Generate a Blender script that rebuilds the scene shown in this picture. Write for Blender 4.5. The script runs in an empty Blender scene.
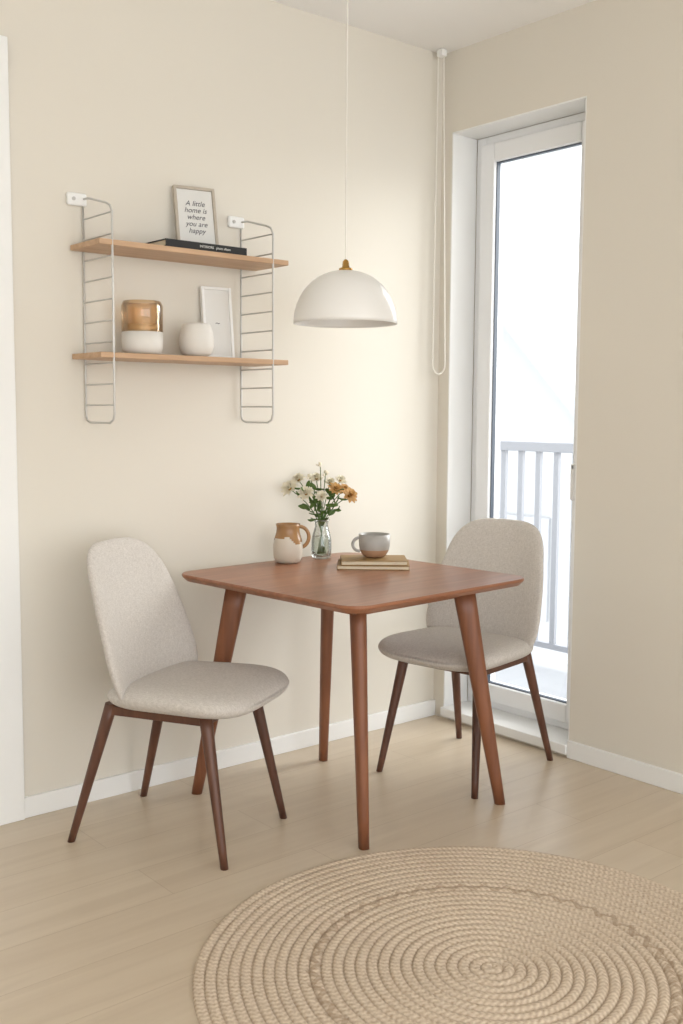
import bpy, bmesh, math, random
from mathutils import Vector, Matrix, Euler
random.seed(7)
S=bpy.context.scene
pi=math.pi
# ------------------------------------------------------------------ helpers
def link(o,parent=None):
    S.collection.objects.link(o)
    if parent: o.parent=parent
    return o
def empty(name,loc=(0,0,0),rz=0):
    o=bpy.data.objects.new(name,None); o.empty_display_size=.05
    o.location=loc; o.rotation_euler=(0,0,rz); return link(o)
def mesh(name,verts,faces,mat=None,parent=None,smooth=False,loc=None,rot=None):
    m=bpy.data.meshes.new(name); m.from_pydata([tuple(v) for v in verts],[],faces); m.update()
    bm=bmesh.new(); bm.from_mesh(m); bmesh.ops.recalc_face_normals(bm,faces=bm.faces); bm.to_mesh(m); bm.free()
    if smooth:
        for p in m.polygons: p.use_smooth=True
    o=bpy.data.objects.new(name,m)
    if mat:
        for k in (mat if isinstance(mat,list) else [mat]): m.materials.append(k)
    if loc: o.location=loc
    if rot: o.rotation_euler=rot
    return link(o,parent)
def boxes(name,bs,mat,parent=None,bevel=0,**k):
    V=[];F=[]
    for (x0,x1,y0,y1,z0,z1) in bs:
        n=len(V)
        V+=[(x0,y0,z0),(x1,y0,z0),(x1,y1,z0),(x0,y1,z0),(x0,y0,z1),(x1,y0,z1),(x1,y1,z1),(x0,y1,z1)]
        F+=[[n+i for i in f] for f in ((0,3,2,1),(4,5,6,7),(0,1,5,4),(1,2,6,5),(2,3,7,6),(3,0,4,7))]
    o=mesh(name,V,F,mat,parent,**k)
    if bevel:
        b=o.modifiers.new('b','BEVEL'); b.width=bevel; b.segments=3; b.limit_method='ANGLE'
    return o
def lathe(name,prof,mat,parent=None,segs=48,loc=None,rot=None,matfn=None):
    V=[];F=[];n=len(prof)
    for i in range(segs):
        a=2*pi*i/segs
        for r,z in prof: V.append((r*math.cos(a),r*math.sin(a),z))
    for i in range(segs):
        j=(i+1)%segs
        for k in range(n-1): F.append((i*n+k,j*n+k,j*n+k+1,i*n+k+1))
    o=mesh(name,V,F,mat,parent,loc=loc,rot=rot)
    bm=bmesh.new(); bm.from_mesh(o.data); bmesh.ops.remove_doubles(bm,verts=bm.verts,dist=1e-5)
    bmesh.ops.recalc_face_normals(bm,faces=bm.faces); bm.to_mesh(o.data); bm.free()
    for p in o.data.polygons:
        p.use_smooth=True
        if matfn: p.material_index=matfn(p.center)
    return o
def tube(name,pts,r,mat,parent=None,closed=False,res=3):
    c=bpy.data.curves.new(name,'CURVE'); c.dimensions='3D'; c.bevel_depth=r; c.bevel_resolution=res; c.use_fill_caps=True
    for P in (pts if isinstance(pts[0][0],(tuple,list,Vector)) else [pts]):
        s=c.splines.new('POLY'); s.points.add(len(P)-1)
        for q,p in zip(s.points,P): q.co=(p[0],p[1],p[2],1)
        s.use_cyclic_u=closed; s.use_smooth=True
    c.materials.append(mat)
    return link(bpy.data.objects.new(name,c),parent)
def stack(name,rings,mat,parent=None,smooth=True,**k):
    n=len(rings[0]);V=[p for r in rings for p in r];F=[]
    for i in range(len(rings)-1):
        for j in range(n): F.append((i*n+j,i*n+(j+1)%n,(i+1)*n+(j+1)%n,(i+1)*n+j))
    F.append(tuple(range(n-1,-1,-1))); F.append(tuple((len(rings)-1)*n+j for j in range(n)))
    return mesh(name,V,F,mat,parent,smooth=smooth,**k)
def leg(name,p0,p1,a0,b0,a1,b1,mat,parent,ang=0,segs=20,n=2.4):
    rings=[]
    for k in range(9):
        t=k/8; a=a0+(a1-a0)*t; b=b0+(b1-b0)*t
        c=Vector(p0).lerp(Vector(p1),t); R=[]
        for i in range(segs):
            th=2*pi*i/segs; cx,sy=math.cos(th),math.sin(th)
            x=math.copysign(abs(cx)**(2/n),cx)*a; y=math.copysign(abs(sy)**(2/n),sy)*b
            R.append((c.x+x*math.cos(ang)-y*math.sin(ang),c.y+x*math.sin(ang)+y*math.cos(ang),c.z))
        rings.append(R)
    o=stack(name,rings,mat,parent)
    for p in o.data.polygons:
        if len(p.vertices)>4: p.use_smooth=False
    return o
def cushion(name,outline,hT,hB,bend,mat,parent,rings=16,segs=96,m=2.6):
    V=[];F=[]
    ts=[math.sin(i/rings*pi/2) for i in range(1,rings+1)]
    V.append(bend(0,0,hT))
    def add(r,h):
        s=len(V)
        for i in range(segs):
            a,b=outline(2*pi*i/segs); V.append(bend(a*r,b*r,h))
        return s
    idx=[]
    for r in ts: idx.append(add(r,hT*math.sqrt(max(0,1-r**(m*2.2)))))
    for r in reversed(ts[:-1]): idx.append(add(r,-hB*math.sqrt(max(0,1-r**(m*2.2)))))
    V.append(bend(0,0,-hB)); last=len(V)-1
    for i in range(segs): F.append((0,idx[0]+i,idx[0]+(i+1)%segs))
    for q in range(len(idx)-1):
        a,b=idx[q],idx[q+1]
        for i in range(segs): F.append((a+i,b+i,b+(i+1)%segs,a+(i+1)%segs))
    for i in range(segs): F.append((last,idx[-1]+(i+1)%segs,idx[-1]+i))
    return mesh(name,V,F,mat,parent,smooth=True)
# ------------------------------------------------------------------ materials
def new(name):
    m=bpy.data.materials.new(name); m.use_nodes=True; N=m.node_tree.nodes; L=m.node_tree.links
    return m,N,L,N['Principled BSDF']
def lin(c):
    return tuple([((x/255)/12.92 if x/255<=.04045 else ((x/255+.055)/1.055)**2.4) for x in c])+(1,)
def mixc(N,L,fac,a,b):
    x=N.new('ShaderNodeMix'); x.data_type='RGBA'
    for s,v in ((x.inputs[0],fac),(x.inputs[6],a),(x.inputs[7],b)):
        if hasattr(v,'links'): L.new(v,s)
        else: s.default_value=v
    return x.outputs[2]
def mth(N,L,op,a,b=None,c=None):
    x=N.new('ShaderNodeMath'); x.operation=op
    for i,v in enumerate((a,b,c)):
        if v is None: continue
        if hasattr(v,'links'): L.new(v,x.inputs[i])
        else: x.inputs[i].default_value=v
    return x.outputs[0]
def simple(name,col,rough=.5,metal=0,bump=0,bscale=60,var=.0,coat=0,spec=None):
    m,N,L,B=new(name); c=lin(col)
    B.inputs['Roughness'].default_value=rough; B.inputs['Metallic'].default_value=metal
    if coat: B.inputs['Coat Weight'].default_value=coat; B.inputs['Coat Roughness'].default_value=.08
    if spec is not None: B.inputs['Specular IOR Level'].default_value=spec
    tc=N.new('ShaderNodeTexCoord'); n=N.new('ShaderNodeTexNoise'); n.inputs['Scale'].default_value=bscale
    n.inputs['Detail'].default_value=4; L.new(tc.outputs['Object'],n.inputs['Vector'])
    d=tuple(x*(1-var) for x in c[:3])+(1,)
    L.new(mixc(N,L,n.outputs['Fac'],c,d),B.inputs['Base Color'])
    if bump:
        b=N.new('ShaderNodeBump'); b.inputs['Strength'].default_value=bump; b.inputs['Distance'].default_value=.002
        L.new(n.outputs['Fac'],b.inputs['Height']); L.new(b.outputs['Normal'],B.inputs['Normal'])
    return m
def wood(name,c1,c2,rough,sc=(3,40,40),bump=.1):
    m,N,L,B=new(name)
    tc=N.new('ShaderNodeTexCoord'); mp=N.new('ShaderNodeMapping'); mp.inputs['Scale'].default_value=sc
    L.new(tc.outputs['Object'],mp.inputs['Vector'])
    n=N.new('ShaderNodeTexNoise'); n.inputs['Scale'].default_value=1; n.inputs['Detail'].default_value=8; n.inputs['Distortion'].default_value=.6
    L.new(mp.outputs[0],n.inputs['Vector'])
    r=N.new('ShaderNodeValToRGB'); r.color_ramp.elements[0].position=.3; r.color_ramp.elements[1].position=.72
    r.color_ramp.elements[0].color=lin(c1); r.color_ramp.elements[1].color=lin(c2)
    L.new(n.outputs['Fac'],r.inputs[0]); L.new(r.outputs[0],B.inputs['Base Color'])
    B.inputs['Roughness'].default_value=rough
    b=N.new('ShaderNodeBump'); b.inputs['Strength'].default_value=bump; b.inputs['Distance'].default_value=.001
    L.new(n.outputs['Fac'],b.inputs['Height']); L.new(b.outputs['Normal'],B.inputs['Normal'])
    return m
M_wall=simple('wall_paint',(223,218,207),.85,bump=.06,bscale=300,var=.02)
M_ceil=simple('ceiling_paint',(242,241,239),.9,bump=.03,bscale=200)
M_trim=simple('trim_white',(238,239,238),.45)
M_pvc=simple('window_pvc_white',(238,240,242),.3)
M_table=wood('table_walnut',(134,86,60),(162,109,79),.30,(2.5,30,30),.05)
M_tleg=wood('table_leg_walnut',(114,69,46),(142,91,62),.4,(35,35,2.5),.05)
M_cleg=wood('chair_leg_walnut',(80,50,38),(106,69,52),.4,(35,35,2.5),.05)
M_shelf=wood('shelf_oak',(184,149,117),(206,173,141),.5,(2.5,40,40),.05)
M_wire=simple('wire_steel',(200,199,196),.35,.3)
M_white=simple('lamp_white_enamel',(234,233,230),.3,coat=.2)
M_brass=simple('brass',(190,150,85),.25,1)
M_cord=simple('white_cord',(234,231,223),.6)
M_gasket=simple('gasket_edge_reflection',(70,80,94),.5)  # gasket colour; its dark blue also paints in reflections at the glass edge
M_rail=simple('railing_paint',(128,131,138),.5)
M_conc=simple('balcony_concrete',(140,143,148),.8,bump=.3,bscale=20,var=.1)
M_black=simple('book_black',(28,30,33),.5)
M_page=simple('paper_pages',(226,214,190),.8,bump=.4,bscale=150)
M_paper=simple('paper_white',(226,226,223),.8)
M_ink=simple('ink_dark',(90,90,95),.8)
M_fwood=simple('frame_pale_wood',(190,180,166),.5,var=.1)
M_cer=simple('ceramic_white_matte',(224,221,215),.6,bump=.1,bscale=40)
M_creamer=simple('ceramic_cream',(214,205,190),.35,var=.1,bscale=30)
M_brownglaze=simple('ceramic_ochre_glaze',(174,132,86),.25,var=.3,bscale=28)
M_grey=simple('ceramic_grey_glaze',(176,174,170),.35,var=.12,bscale=60)
M_tan=simple('ceramic_tan_clay',(180,142,114),.6,var=.1)
M_gold=simple('book_cover_ochre',(160,128,78),.55,var=.2)
M_stem=simple('stem_green',(82,112,52),.6,var=.3,bscale=90)
M_leaf=simple('leaf_green',(96,126,60),.6,var=.4,bscale=60)
M_petw=simple('petal_cream',(236,229,208),.7,var=.08)
M_peto=simple('petal_apricot',(216,170,104),.7,var=.3,bscale=80)
M_cen=simple('flower_centre',(170,128,50),.8,var=.4,bscale=200)
M_wax=simple('candle_wax',(236,230,218),.6)
M_fac=simple('facade_render_pale',(166,168,171),.9,var=.03)
M_roof=simple('roof_tiles_grey',(160,163,168),.9,var=.05)
def glassmat(name,tint,refl=.08):
    m,N,L,B=new(name); N.remove(B); out=N['Material Output']
    t=N.new('ShaderNodeBsdfTransparent'); t.inputs[0].default_value=tint
    g=N.new('ShaderNodeBsdfGlossy'); g.inputs['Roughness'].default_value=.02
    fr=N.new('ShaderNodeLayerWeight'); fr.inputs[0].default_value=.25
    f=mth(N,L,'MULTIPLY_ADD',fr.outputs['Fresnel'],.6,refl*.3)
    mx=N.new('ShaderNodeMixShader'); L.new(f,mx.inputs[0]); L.new(t.outputs[0],mx.inputs[1]); L.new(g.outputs[0],mx.inputs[2])
    L.new(mx.outputs[0],out.inputs[0]); return m
M_glass=glassmat('window_glass',(.97,.985,.98,1),.05)
M_vglass=glassmat('vase_glass',(.94,.96,.95,1),.2)
M_amber=glassmat('amber_glass',(.94,.83,.69,1),.25)
M_water=glassmat('vase_water',(.94,.965,.945,1),.1)
def fabric():
    m,N,L,B=new('linen_fabric'); tc=N.new('ShaderNodeTexCoord')
    outs=[]
    for ax in ('X','Y'):
        sp=N.new('ShaderNodeMapping'); sp.inputs['Scale'].default_value=(480,90,480) if ax=='X' else (90,480,90)
        L.new(tc.outputs['Object'],sp.inputs['Vector'])
        n=N.new('ShaderNodeTexNoise'); n.inputs['Scale'].default_value=1; n.inputs['Detail'].default_value=2
        L.new(sp.outputs[0],n.inputs['Vector']); outs.append(n.outputs['Fac'])
    s=mth(N,L,'MULTIPLY',mth(N,L,'ADD',*outs),.5)
    r=N.new('ShaderNodeValToRGB'); r.color_ramp.elements[0].position=.34; r.color_ramp.elements[1].position=.66
    r.color_ramp.elements[0].color=lin((186,180,173)); r.color_ramp.elements[1].color=lin((213,208,202))
    L.new(s,r.inputs[0]); L.new(r.outputs[0],B.inputs['Base Color'])
    B.inputs['Roughness'].default_value=.95; B.inputs['Sheen Weight'].default_value=.1
    b=N.new('ShaderNodeBump'); b.inputs['Strength'].default_value=.25; b.inputs['Distance'].default_value=.001
    L.new(s,b.inputs['Height']); L.new(b.outputs['Normal'],B.inputs['Normal']); return m
M_fab=fabric()
def floormat():
    m,N,L,B=new('oak_laminate'); tc=N.new('ShaderNodeTexCoord')
    br=N.new('ShaderNodeTexBrick'); L.new(tc.outputs['Object'],br.inputs['Vector'])
    br.offset=.37; br.inputs['Scale'].default_value=1; br.inputs['Brick Width'].default_value=1.28; br.inputs['Row Height'].default_value=.192
    br.inputs['Mortar Size'].default_value=.0011; br.inputs['Mortar Smooth'].default_value=.3
    br.inputs['Color1'].default_value=lin((212,198,177)); br.inputs['Color2'].default_value=lin((208,193,171)); br.inputs['Mortar'].default_value=lin((188,170,147))
    mp=N.new('ShaderNodeMapping'); mp.inputs['Scale'].default_value=(1.6,22,1); L.new(tc.outputs['Object'],mp.inputs['Vector'])
    n=N.new('ShaderNodeTexNoise'); n.inputs['Scale'].default_value=1; n.inputs['Detail'].default_value=8; n.inputs['Distortion'].default_value=.8; L.new(mp.outputs[0],n.inputs['Vector'])
    r=N.new('ShaderNodeValToRGB'); r.color_ramp.elements[0].position=.3; r.color_ramp.elements[1].position=.7
    r.color_ramp.elements[0].color=(.90,.88,.86,1); r.color_ramp.elements[1].color=(1,1,1,1); L.new(n.outputs['Fac'],r.inputs[0])
    x=N.new('ShaderNodeMix'); x.data_type='RGBA'; x.blend_type='MULTIPLY'; x.inputs[0].default_value=1
    L.new(br.outputs['Color'],x.inputs[6]); L.new(r.outputs[0],x.inputs[7]); L.new(x.outputs[2],B.inputs['Base Color'])
    B.inputs['Roughness'].default_value=.34
    return m
M_floor=floormat()
P_COIL=.0267
def rugmat():
    m,N,L,B=new('jute_braid'); tc=N.new('ShaderNodeTexCoord'); sx=N.new('ShaderNodeSeparateXYZ'); L.new(tc.outputs['Object'],sx.inputs[0])
    X,Y=sx.outputs[0],sx.outputs[1]
    r=mth(N,L,'SQRT',mth(N,L,'ADD',mth(N,L,'MULTIPLY',X,X),mth(N,L,'MULTIPLY',Y,Y)))
    th=mth(N,L,'ARCTAN2',Y,X)
    q=mth(N,L,'DIVIDE',r,P_COIL); fl=mth(N,L,'FLOOR',q); fr=mth(N,L,'SUBTRACT',q,fl)
    n2=mth(N,L,'ROUND',mth(N,L,'MULTIPLY',mth(N,L,'ADD',fl,.5),P_COIL*400))
    arm=mth(N,L,'ABSOLUTE',mth(N,L,'SUBTRACT',fr,.5))
    ph=mth(N,L,'ADD',mth(N,L,'MULTIPLY',th,n2),mth(N,L,'MULTIPLY',arm,9.))
    w=mth(N,L,'MULTIPLY_ADD',mth(N,L,'SINE',ph),.5,.5)
    nz=N.new('ShaderNodeTexNoise'); nz.inputs['Scale'].default_value=130; nz.inputs['Detail'].default_value=5; L.new(tc.outputs['Object'],nz.inputs['Vector'])
    nb=N.new('ShaderNodeTexNoise'); nb.inputs['Scale'].default_value=9; L.new(tc.outputs['Object'],nb.inputs['Vector'])
    f=mth(N,L,'ADD',mth(N,L,'MULTIPLY',w,.26),mth(N,L,'MULTIPLY',nz.outputs['Fac'],.9))
    c=N.new('ShaderNodeValToRGB'); e=c.color_ramp.elements; e[0].position=.25; e[0].color=lin((174,152,128)); e[1].position=.8; e[1].color=lin((228,214,195))
    L.new(f,c.inputs[0])
    zz=mth(N,L,'MULTIPLY',mth(N,L,'ABSOLUTE',mth(N,L,'SUBTRACT',mth(N,L,'FRACT',mth(N,L,'MULTIPLY',th,44/(2*pi))),.5)),.05)
    dr=mth(N,L,'ABSOLUTE',mth(N,L,'SUBTRACT',mth(N,L,'ADD',r,zz),.43))
    band=mth(N,L,'LESS_THAN',dr,.009)
    col=mixc(N,L,mth(N,L,'MULTIPLY',band,.5),c.outputs[0],lin((140,114,88)))
    seam=mth(N,L,'MULTIPLY',mth(N,L,'POWER',mth(N,L,'MULTIPLY',arm,2.),6.),.5)
    col=mixc(N,L,seam,col,lin((146,121,96)))
    col=mixc(N,L,mth(N,L,'MULTIPLY',nb.outputs['Fac'],.3),col,lin((206,186,162)))
    L.new(col,B.inputs['Base Color']); B.inputs['Roughness'].default_value=.95
    b=N.new('ShaderNodeBump'); b.inputs['Strength'].default_value=.6; b.inputs['Distance'].default_value=.0025
    L.new(mth(N,L,'SUBTRACT',f,mth(N,L,'MULTIPLY',band,.5)),b.inputs['Height']); L.new(b.outputs['Normal'],B.inputs['Normal']); return m
M_rug=rugmat()
# ------------------------------------------------------------------ room
CH=2.755; WY0,WY1=-.727,-.06; WZ0,WZ1=.05,2.435; T=.26; E=-5.6
boxes('floor',[(E,T,E,.2,-.1,0)],M_floor)
boxes('ceiling',[(E,T,E,.2,CH,CH+.1)],M_ceil)
boxes('wall_left',[(E,T,0,.2,0,CH)],M_wall)
boxes('wall_right',[(0,T,WY1,0,0,CH),(0,T,E,WY0,0,CH),(0,T,WY0,WY1,WZ1,CH),(0,T,WY0,WY1,0,.012)],M_wall)
boxes('wall_back_fill_blocker',[(E-.2,E,E,.2,0,CH)],M_wall)  # unseen wall, added to keep open-side fill light off the window wall
boxes('baseboard_left',[(-1.85,0,-.014,0,0,.068)],M_trim,bevel=.003)
boxes('baseboard_right',[(-.014,0,E,WY0,0,.068)],M_trim,bevel=.003)
DX0,DX1,DZ=-2.735,-1.935,2.325
d=empty('door_1',(0,0,0))
boxes('door_casing',[(DX1,-1.85,-.022,-.0005,0,2.405),(DX0-.085,DX0,-.022,-.0005,0,2.405),(DX0-.085,-1.85,-.0225,-.0005,DZ,2.405)],M_trim,d,bevel=.003)
boxes('door_leaf',[(DX0+.002,DX1-.002,-.010,-.0005,.006,DZ-.002)],M_trim,d,bevel=.002)
tube('door_handle',[(DX0+.06,-.01,1.02),(DX0+.06,-.05,1.02),(DX0+.17,-.05,1.02)],.009,M_wire,d)
# ------------------------------------------------------------------ window
w=empty('window_1',(0,0,0))
boxes('reveal_lining',[(0.0,.14,WY1-.006,WY1,WZ0,WZ1),(0.0,.14,WY0,WY0+.006,WZ0,WZ1),(0.0,.14,WY0,WY1,WZ1-.006,WZ1)],M_trim,w)
boxes('threshold',[(-.02,T,WY0,WY1,.012,WZ0)],M_trim,w,bevel=.004)
FX=.13
def rect(y0,y1,z0,z1,t,x0,x1): return [(x0,x1,y0,y0+t,z0,z1),(x0,x1,y1-t,y1,z0,z1),(x0,x1,y0+t,y1-t,z0,z0+t),(x0,x1,y0+t,y1-t,z1-t,z1)]
a0,a1=WY0+.006,WY1-.006
boxes('outer_frame',rect(a0,a1,WZ0,WZ1-.006,.05,FX+.012,FX+.08),M_pvc,w,bevel=.004)
boxes('sash',rect(a0+.035,a1-.035,WZ0+.03,WZ1-.04,.075,FX-.005,FX+.07),M_pvc,w,bevel=.006)
g0,g1,h0,h1=a0+.11,a1-.11,WZ0+.105,WZ1-.115
boxes('gasket',rect(g0-.001,g1+.001,h0-.001,h1+.001,.005,FX+.012,FX+.032),M_gasket,w)  # gasket strip, doubling as the painted dark reflection line around the glass
mesh('glass_pane',[(FX+.03,g0,h0),(FX+.03,g1,h0),(FX+.03,g1,h1),(FX+.03,g0,h1)],[(0,1,2,3)],M_glass,w)
boxes('handle_plate',[(FX-.014,FX-.004,a0+.06,a0+.09,1.02,1.17)],M_pvc,w,bevel=.003)
boxes('handle_lever',[(FX-.05,FX-.035,a0+.062,a0+.086,.97,1.11)],M_pvc,w,bevel=.006)
boxes('handle_neck',[(FX-.05,FX-.01,a0+.065,a0+.083,1.085,1.108)],M_pvc,w,bevel=.005)
b=empty('balcony_railing',(1.2,0,0))
boxes('top_rail',[(-.03,.03,-2.6,3.2,1.10,1.15)],M_rail,b,bevel=.004)
boxes('bottom_rail',[(-.015,.015,-2.6,3.2,.06,.09)],M_rail,b)
boxes('balusters',[(-.01,.01,y*.12-2.58,y*.12-2.58+.032,.09,1.1) for y in range(48)],M_rail,b)
boxes('posts',[(-.025,.025,y,y+.05,-.04,1.1) for y in (-2.6,-.6,1.3,3.15)],M_rail,b)
boxes('balcony_floor',[(T,1.35,-2.7,3.3,-.2,-.03)],M_conc)
nb=empty('neighbouring_house',(8,10,0))
hv=[(0,-6,-6),(0,6,-6),(0,6,.1),(0,0,6.1),(0,-6,.1)]
HV=hv+[(9,y,z) for _,y,z in hv]
mesh('house_walls',HV,[(0,1,2,3,4),(5,9,8,7,6),(0,5,6,1),(1,6,7,2),(0,4,9,5)],M_fac,nb)
mesh('house_roof',[(-.4,-6.4,-.3),(-.4,0,6.1),(-.4,6.4,-.3),(9.4,-6.4,-.3),(9.4,0,6.1),(9.4,6.4,-.3),(-.4,-6.4,-.05),(-.4,0,6.35),(-.4,6.4,-.05),(9.4,-6.4,-.05),(9.4,0,6.35),(9.4,6.4,-.05)],
     [(6,7,10,9),(7,8,11,10),(0,3,4,1),(1,4,5,2),(0,1,7,6),(1,2,8,7),(3,9,10,4),(4,10,11,5),(0,6,9,3),(2,5,11,8)],M_roof,nb)
boxes('house_windows',[(-.04,.02,y,y+1.1,z,z+1.4) for y in (-4.2,-1.4,1.2,3.6) for z in (-4.5,-1.5)],M_roof,nb)
c=empty('blind_pull_cord',(-.03,-.05,0))
dx,dy=.032,-.027
loop=[(-.012,.010,2.73),(-.018,.012,1.50)]
for i in range(1,12):
    a=pi*i/12; k=(1-math.cos(a))/2
    loop.append((-.018+(dx+.006)*k,.012+(dy-.006)*k,1.50-.04*math.sin(a)))
loop+=[(.020,-.021,1.50),(.004,-.004,2.73)]
tube('cord_loop',[(x-.02,y+.004,z) for x,y,z in loop],.0028,M_cord,c)
boxes('cord_bracket',[(-.038,-.008,-.012,.02,2.725,2.752)],M_trim,c,bevel=.004)
# ------------------------------------------------------------------ table
def rrect(hx,hy,r,seg=10):
    P=[]
    for cx,cy,s in ((1,1,0),(-1,1,1),(-1,-1,2),(1,-1,3)):
        for i in range(seg+1):
            a=pi/2*(s+i/seg); P.append((cx*(hx-r)+r*math.cos(a),cy*(hy-r)+r*math.sin(a)))
    return P
TZ=.76
t=empty('dining_table',(-.91,-.515,0),math.radians(4))
rings=[]
for ins,z in ((.016,TZ-.024),(.002,TZ-.011),(0,TZ-.007),(0,TZ-.003),(.003,TZ)):
    rings.append([(x,y,z) for x,y in rrect(.415-ins,.435-ins,.075-ins)])
stack('table_top',rings,M_table,t,smooth=False)
boxes('apron',[(-.25,.25,-.30,-.275,TZ-.06,TZ-.024),(-.25,.25,.275,.30,TZ-.06,TZ-.024),(-.27,-.245,-.29,.29,TZ-.06,TZ-.024),(.245,.27,-.29,.29,TZ-.06,TZ-.024)],M_tleg,t)
R4=Matrix.Rotation(math.radians(-4),3,'Z')
for i,(bx,by,tx,ty) in enumerate(((-1.156,-.867,-1.13,-.80),(-.565,-.882,-.675,-.80),(-1.30,-.164,-1.20,-.27),(-.748,-.168,-.765,-.215))):
    B=R4@(Vector((bx,by,0))-Vector((-.91,-.515,0))); A=R4@(Vector((tx,ty,TZ-.022))-Vector((-.91,-.515,0)))
    leg('leg_%d'%(i+1),A,B,.038 if i in (1,2) else .030,.025,.018,.016,M_tleg,t,math.atan2(B.y-A.y,B.x-A.x))
# ------------------------------------------------------------------ chairs
def chair(loc,head):
    r=empty('dining_chair',(loc[0],loc[1],0),math.radians(head))
    def so(th):
        c,s=math.cos(th),math.sin(th); n=4.0 if c>0 else 4.8
        return math.copysign(abs(c)**(2/n),c)*.238, math.copysign(abs(s)**(2/n),s)*.236
    def seatbend(a,b_,h):
        wid=1+.07*(a/.24)
        x=a+.060-.010*(b_/.236)**2*(1 if a>0 else 0); y=b_*wid
        z=.464+h+.006*(a/.24)-.014*max(0,a/.24)**3
        if h>0: z-=.008*(1-(b_/.236)**2)
        return (x,y,z)
    cushion('seat',so,.037,.043,seatbend,M_fab,r,m=3)
    HB=.240
    def bo(th):
        c,s=math.cos(th),math.sin(th)
        n=3.8 if s>0 else 6
        return math.copysign(abs(c)**(2/n),c), math.copysign(abs(s)**(2/n),s)
    def backbend(u,v,h):
        z=.660+v*HB
        k=(v+1)/2
        hw=.234+.012*math.sin(pi*min(1,k*1.4))-.046*max(0,k-.2)**1.2
        y=u*hw
        x=-.120-.105*k-.035*k*k+.06*(u*u)*(1-.45*k)
        return (x+h,y,z)
    cushion('backrest',bo,.019,.021,backbend,M_fab,r,m=5)
    boxes('frame_rails',[(.145,.17,-.17,.17,.396,.424),(-.165,-.14,-.17,.17,.396,.424),(-.16,.165,.15,.172,.396,.424),(-.16,.165,-.172,-.15,.396,.424)],M_cleg,r,bevel=.003)
    for i,(x,y) in enumerate(((1,1),(1,-1),(-1,1),(-1,-1))):
        B=Vector((.245 if x>0 else -.275,.205*y,0)); A=Vector((.160 if x>0 else -.155,.157*y,.43))
        leg('leg_%d'%(i+1),A,B,.020,.020,.0115,.0115,M_cleg,r,0,n=2)
    return r
chair((-1.500,-.412),-61)
chair((-.388,-.55),190)
# ------------------------------------------------------------------ rug
r_=empty('round_jute_rug',(-1.38,-1.58,0))
V=[];F=[];n=420; K=26*8
for i in range(n):
    a=2*pi*i/n
    for k in range(K+1):
        rr=k/8*P_COIL; fr=(k%8)/8
        z=.003+.0068*math.sqrt(max(0,1-(2*fr-1)**2))
        wob=1+.003*math.sin(3*a+1)+.0015*math.sin(11*a)
        if k==K: z=.0005
        V.append((rr*wob*math.cos(a),rr*wob*math.sin(a),z))
for i in range(n):
    j=(i+1)%n
    for k in range(K): F.append((i*(K+1)+k,j*(K+1)+k,j*(K+1)+k+1,i*(K+1)+k+1))
mesh('braided_coils',V,F,M_rug,r_,smooth=True)
# ------------------------------------------------------------------ pendant lamp
p=empty('pendant_lamp',(-.95,-.52,0))
zr=1.584; R_=.168; Hh=.17
prof=[]
for i in range(25):
    a=pi/2*i/24; prof.append((R_*math.cos(a)**.92 if i<24 else .0,zr+Hh*math.sin(a)))
inner=[(max(0,x-.004),z-.004 if z>zr+.01 else z) for x,z in prof][::-1]
lathe('dome_shade',prof+inner+[prof[0]],M_white,p,96)
lathe('brass_cap',[(0,zr+Hh-.002),(.022,zr+Hh-.002),(.022,zr+Hh+.006),(.012,zr+Hh+.010),(.010,zr+Hh+.028),(.005,zr+Hh+.034),(0,zr+Hh+.036)],M_brass,p,32)
tube('cable',[(0,0,zr+Hh+.03),(0,0,CH-.02)],.0026,M_cord,p)
lathe('canopy',[(0,CH-.03),(.045,CH-.028),(.05,CH),(0,CH)],M_white,p,32)
lathe('bulb',[(0,zr+.05),(.02,zr+.055),(.03,zr+.08),(.02,zr+.11),(.014,zr+.13),(.014,zr+.165),(0,zr+.165)],M_cer,p,24)
# ------------------------------------------------------------------ string shelf
s=empty('wall_shelf',(0,0,0))
def ladder(X,i):
    y0,y1,zb,zt=-.008,-.20,1.262,1.965
    P=[(X,y0,zb+.02),(X,y0,zt)]
    P+=[(X,y0-.02*k/3-.0,zt+.0) for k in range(1,3)]
    P+=[(X,-.05,zt-.002),(X,-.165,zt-.032),(X,-.188,zt-.042),(X,y1,zt-.062)]
    P+=[(X,y1,zb+.03),(X,y1+.008,zb+.01),(X,y1+.03,zb),(X,y0-.03,zb),(X,y0-.008,zb+.006)]
    tube('ladder_rail_%d'%i,P,.0036,M_wire,s,closed=True)
    tube('ladder_rungs_%d'%i,[[(X,y0,z),(X,y1,z)] for z in [zb+.055+.065*k for k in range(10)]],.0028,M_wire,s)
    boxes('wall_bracket_%d'%i,[(X-.055,X+.012,-.016,0,zt-.022,zt+.018)],M_trim,s,bevel=.007)
    tube('bracket_screw_%d'%i,[(X-.035,-.012,zt-.002),(X-.035,-.019,zt-.002)],.006,M_wire,s)
ladder(-1.61,1); ladder(-1.005,2)
for i,z in enumerate((1.802,1.462)):
    boxes('shelf_board_%d'%(i+1),[(-1.655,-.94,-.203,-.006,z,z+.017)],M_shelf,s,bevel=.002)
Z1,Z2=1.82,1.48
o=empty('photo_book',(-1.262,-.115,Z1+.0005))
boxes('covers',[(-.155,.155,-.075,.075,0,.003),(-.155,.155,-.075,.075,.021,.024),(-.155,.155,-.076,-.073,0,.024)],M_black,o)
boxes('pages',[(-.15,.15,-.072,.072,.003,.021)],M_page,o)
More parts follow.
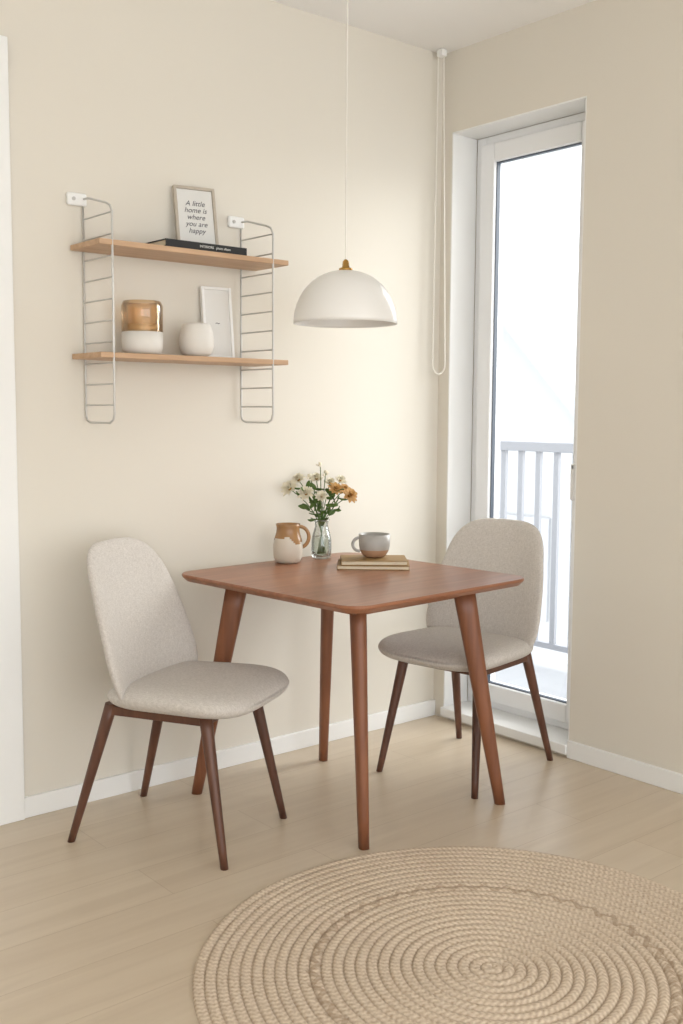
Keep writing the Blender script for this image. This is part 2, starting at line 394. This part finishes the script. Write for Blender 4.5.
def text(body,size,loc,rot,mat,parent,name):
    c=bpy.data.curves.new(name,'FONT'); c.body=body; c.size=size; c.align_x='CENTER'; c.align_y='CENTER'; c.extrude=.0003; c.space_line=.95
    c.materials.append(mat); o=bpy.data.objects.new(name,c); o.location=loc; o.rotation_euler=rot; return link(o,parent)
text('INTERIORS   photo album',.011,(.03,-.0765,.012),(pi/2,0,0),M_paper,o,'spine_title')
def frame(name,loc,rz,W,H_,lean,mat,body,size,shear=0):
    r=empty(name,loc); r.rotation_euler=(lean,0,rz)
    t=.010
    boxes('frame_border',[(-W/2,-W/2+t,-.008,.008,0,H_),(W/2-t,W/2,-.008,.008,0,H_),(-W/2+t,W/2-t,-.008,.008,0,t),(-W/2+t,W/2-t,-.008,.008,H_-t,H_)],mat,r,bevel=.0015)
    boxes('print',[(-W/2+t,W/2-t,-.002,.006,t,H_-t)],M_paper,r)
    if body:
        q=text(body,size,(0,-.0028,H_*.5),(pi/2,0,0),M_ink,r,'print_lettering'); q.data.shear=shear
    return r
frame('framed_quote_print',(-1.225,-.075,Z1+.026),math.radians(-12),.146,.212,math.radians(-12),M_fwood,'A little\nhome is\nwhere\nyou are\nhappy',.025,.3)
frame('framed_line_print',(-1.125,-.05,Z2+.001),math.radians(-6),.115,.25,math.radians(-7),M_trim,'~',.03)
o=empty('candle_jar',(-1.457,-.105,Z2+.0005))
lathe('ceramic_base',[(0,0),(.050,0),(.060,.006),(.066,.02),(.066,.072),(.062,.072),(0,.072)],M_cer,o,48)
lathe('amber_glass_top',[(.062,.072),(.066,.073),(.0665,.155),(.060,.17),(.057,.17),(.062,.153),(.062,.074)],M_amber,o,48)
lathe('wax',[(0,.073),(.056,.073),(.056,.095),(0,.095)],M_wax,o,32)
lathe('round_ceramic_vase',[(0,0),(.034,0),(.049,.010),(.058,.035),(.058,.06),(.055,.08),(.047,.104),(.042,.110),(.039,.110),(.043,.102),(.050,.078),(.051,.05),(.035,.012),(0,.010)],M_cer,None,48,loc=(-1.262,-.12,Z2+.0005))
# ------------------------------------------------------------------ table things
def handle(name,R,zc,h,out,mat,parent,ang=0,r=.006):
    P=[]
    for i in range(15):
        a=-pi/2+pi*i/14
        P.append(((R+out*math.cos(a))*math.cos(ang),(R+out*math.cos(a))*math.sin(ang),zc+h*math.sin(a)))
    return tube(name,P,r,mat,parent)
VR=math.radians(-40)
o=empty('ceramic_pitcher',(-.905,-.155,TZ+.0005))
def wavy(c):
    a=math.atan2(c.y,c.x); return 1 if c.z>.082+.012*math.sin(2*a+.6)+.006*math.sin(5*a) else 0
lathe('body',[(0,0)]+[(.036,0),(.045,.004),(.0515,.02),(.053,.04),(.053,.045),(.053,.05),(.053,.055),(.0528,.06),(.0525,.065),(.052,.07),(.051,.076),(.050,.083),(.048,.09),(.046,.097),(.0435,.105),(.042,.113),(.0415,.122),(.042,.131),(.044,.14),(.0415,.14),(.039,.13),(.039,.115),(.048,.07),(.048,.02),(0,.012)],[M_creamer,M_brownglaze],o,96,matfn=wavy)
handle('handle',.041,.092,.038,.034,M_brownglaze,o,VR+.1,.0068)
o=empty('flower_vase',(-.735,-.135,TZ+.0005))
lathe('glass_vase',[(0,.0),(.030,0),(.036,.004),(.038,.03),(.037,.07),(.030,.10),(.024,.118),(.026,.135),(.031,.145),(.029,.145),(.024,.134),(.022,.118),(.028,.10),(.035,.07),(.036,.03),(.033,.008),(0,.007)],M_vglass,o,48)
lathe('water',[(0,.009),(.033,.010),(.0345,.03),(.034,.07),(.0325,.08),(0,.08)],M_water,o,32)
Rx=Vector((math.cos(math.radians(-40)),math.sin(math.radians(-40)),0)); Ry=Vector((-Rx.y,Rx.x,0))
def P3(a,dp,z): return Rx*a+Ry*dp+Vector((0,0,z))
heads=[(-.115,-.01,.255,'w',.038),(-.085,.03,.285,'w',.030),(-.055,-.04,.24,'w',.034),(-.02,.02,.29,'w',.028),(-.045,.0,.305,'b',.014),
       (.10,-.01,.23,'o',.036),(.05,-.03,.255,'o',.030),(.03,.03,.275,'w',.024),(.068,.02,.285,'w',.024),(-.005,-.02,.35,'b',.011),(.015,.0,.32,'b',.013),(.0,-.045,.23,'w',.026),(.08,.03,.25,'o',.026)]
stems=[]
PV=[];PF=[];PM=[]
def addmesh(vs,fs,mi):
    n=len(PV); PV.extend(vs); PF.extend([[n+i for i in f] for f in fs]); PM.extend([mi]*len(fs))
def petal(c,ax,dirv,L_,W_,lift,mi):
    side=ax.cross(dirv).normalized(); vs=[];fs=[]
    for i in range(6):
        t=i/5; wd=W_*math.sin(pi*(t*.86+.1))**.8
        cc=c+dirv*(L_*t)+ax*(lift*math.sin(t*pi*.7))
        vs+=[cc-side*wd+ax*.002,cc-ax*.001,cc+side*wd+ax*.002]
    for i in range(5):
        k=i*3; fs+=[(k,k+1,k+4,k+3),(k+1,k+2,k+5,k+4)]
    addmesh(vs,fs,mi)
def ball(c,r,mi):
    vs=[];fs=[]
    for i in range(6):
        ph=-pi/2+pi*i/5
        for j in range(8):
            th=2*pi*j/8; vs.append(c+Vector((math.cos(ph)*math.cos(th),math.cos(ph)*math.sin(th),math.sin(ph)))*r)
    for i in range(5):
        for j in range(8): fs.append((i*8+j,i*8+(j+1)%8,(i+1)*8+(j+1)%8,(i+1)*8+j))
    addmesh(vs,fs,mi)
for (a,dp,z,kd,sz) in heads:
    H_=P3(a,dp,z); base=P3(-a*.15,-dp*.2,.015)
    neck=P3(a*.08,dp*.1,.13)
    pts=[]
    for i in range(13):
        t=i/12; pts.append(base*(1-t)**3+neck*3*t*(1-t)**2+(neck+Vector((0,0,.05)))*3*t*t*(1-t)+H_*t**3)
    stems.append([tuple(q) for q in pts])
    ax=(H_-P3(0,.02,.13)).normalized()+Vector((-.35,-.45,.15)); ax.normalize()
    u=ax.orthogonal().normalized(); v=ax.cross(u)
    if kd=='b':
        ball(H_,sz*.6,1)
        for k in range(6):
            q=H_+Vector((random.uniform(-1,1),random.uniform(-1,1),random.uniform(-1,.6)))*sz; ball(q,sz*.3,1)
        continue
    mi=1 if kd=='w' else 2
    for ring,(npet,Lk,lift,off) in enumerate(((9,1,.1,0),(7,.72,.35,.3),(5,.42,.5,.7))):
        for k in range(npet):
            an=2*pi*k/npet+off+random.uniform(-.12,.12)
            dv=(u*math.cos(an)+v*math.sin(an)+ax*(.12+.3*ring)).normalized()
            petal(H_+ax*.002*ring,ax,dv,sz*Lk*random.uniform(.9,1.08),sz*.26,sz*lift,mi)
    ball(H_+ax*.004,sz*.2,3)
for k in range(64):
    a=random.uniform(-.09,.085); z=random.uniform(.145,.26); dp=random.uniform(-.04,.04)
    sc=(z-.12)/.13; c0=P3(a*min(1,sc+.15),dp*sc,z)
    dv=Vector((random.uniform(-1,1),random.uniform(-1,1),random.uniform(-.1,1.1)))+Rx*a*8; dv.normalize()
    ax=dv.cross(Vector((random.uniform(-1,1),random.uniform(-1,1),.3))).normalized()
    petal(c0,ax,dv,random.uniform(.025,.05),random.uniform(.005,.010),.006,0)
mesh('blossoms_and_leaves',PV,PF,[M_leaf,M_petw,M_peto,M_cen],o,smooth=True)
bo=bpy.data.objects['blossoms_and_leaves']
for q,mi in zip(bo.data.polygons,PM): q.material_index=mi
tube('stems',stems,.0016,M_stem,o,res=2)
o=empty('stacked_notebooks',(-.725,-.415,TZ+.0005),math.radians(-42))
def book(z0,z1,hx,hy,rz,nm):
    q=boxes(nm+'_cover',[(-hx,hx,-hy,hy,z0,z0+.002),(-hx,hx,-hy,hy,z1-.002,z1),(-hx,-hx+.002,-hy,hy,z0,z1)],M_gold,o)
    q.rotation_euler=(0,0,rz)
    q=boxes(nm+'_pages',[(-hx+.002,hx-.003,-hy+.003,hy-.003,z0+.002,z1-.002)],M_page,o); q.rotation_euler=(0,0,rz)
book(0,.014,.125,.085,0,'lower'); book(.0145,.030,.115,.078,.06,'upper')
o=empty('coffee_cup',(-.708,-.40,TZ+.031))
lathe('cup_body',[(0,0),(.028,0),(.040,.006),(.048,.018),(.052,.028),(.055,.044),(.056,.082),(.053,.082),(.052,.044),(.042,.012),(0,.008)],[M_grey,M_tan],o,48,matfn=lambda c:1 if c.z<.025 else 0)
handle('cup_handle',.052,.046,.024,.026,M_grey,o,math.radians(150),.0055)
# ------------------------------------------------------------------ light + camera
W=bpy.data.worlds.new('overcast'); S.world=W; W.use_nodes=True
bg=W.node_tree.nodes['Background']; bg.inputs[0].default_value=(.975,.985,1,1); bg.inputs[1].default_value=3.2
sl=bpy.data.lights.new('hazy_sun','SUN'); sl.energy=8.0; sl.angle=math.radians(60); sl.color=(1,.995,.985)
so_=bpy.data.objects.new('hazy_sun',sl); so_.location=(4,-1,4); so_.rotation_euler=Vector((-.75,.28,-.48)).to_track_quat('-Z','Y').to_euler(); link(so_)
C=bpy.data.cameras.new('camera'); co=bpy.data.objects.new('camera',C); link(co)
f,yaw,pit,rol=1050.94,.87333,.0947,.00649
Fv=Vector((math.cos(yaw)*math.cos(pit),math.sin(yaw)*math.cos(pit),-math.sin(pit)))
R0=Vector((math.sin(yaw),-math.cos(yaw),0)); U0=R0.cross(Fv)
Rv=R0*math.cos(rol)+U0*math.sin(rol); Uv=-R0*math.sin(rol)+U0*math.cos(rol)
M=Matrix((Rv,Uv,-Fv)).transposed().to_4x4(); M.translation=(-3.16536,-3.1505,1.3)
co.matrix_world=M
C.sensor_fit='VERTICAL'; C.sensor_height=24; C.lens=24*f/1024; C.clip_start=.05
C.dof.use_dof=True; C.dof.focus_distance=3.4; C.dof.aperture_fstop=4
S.camera=co
S.view_settings.view_transform='Standard'
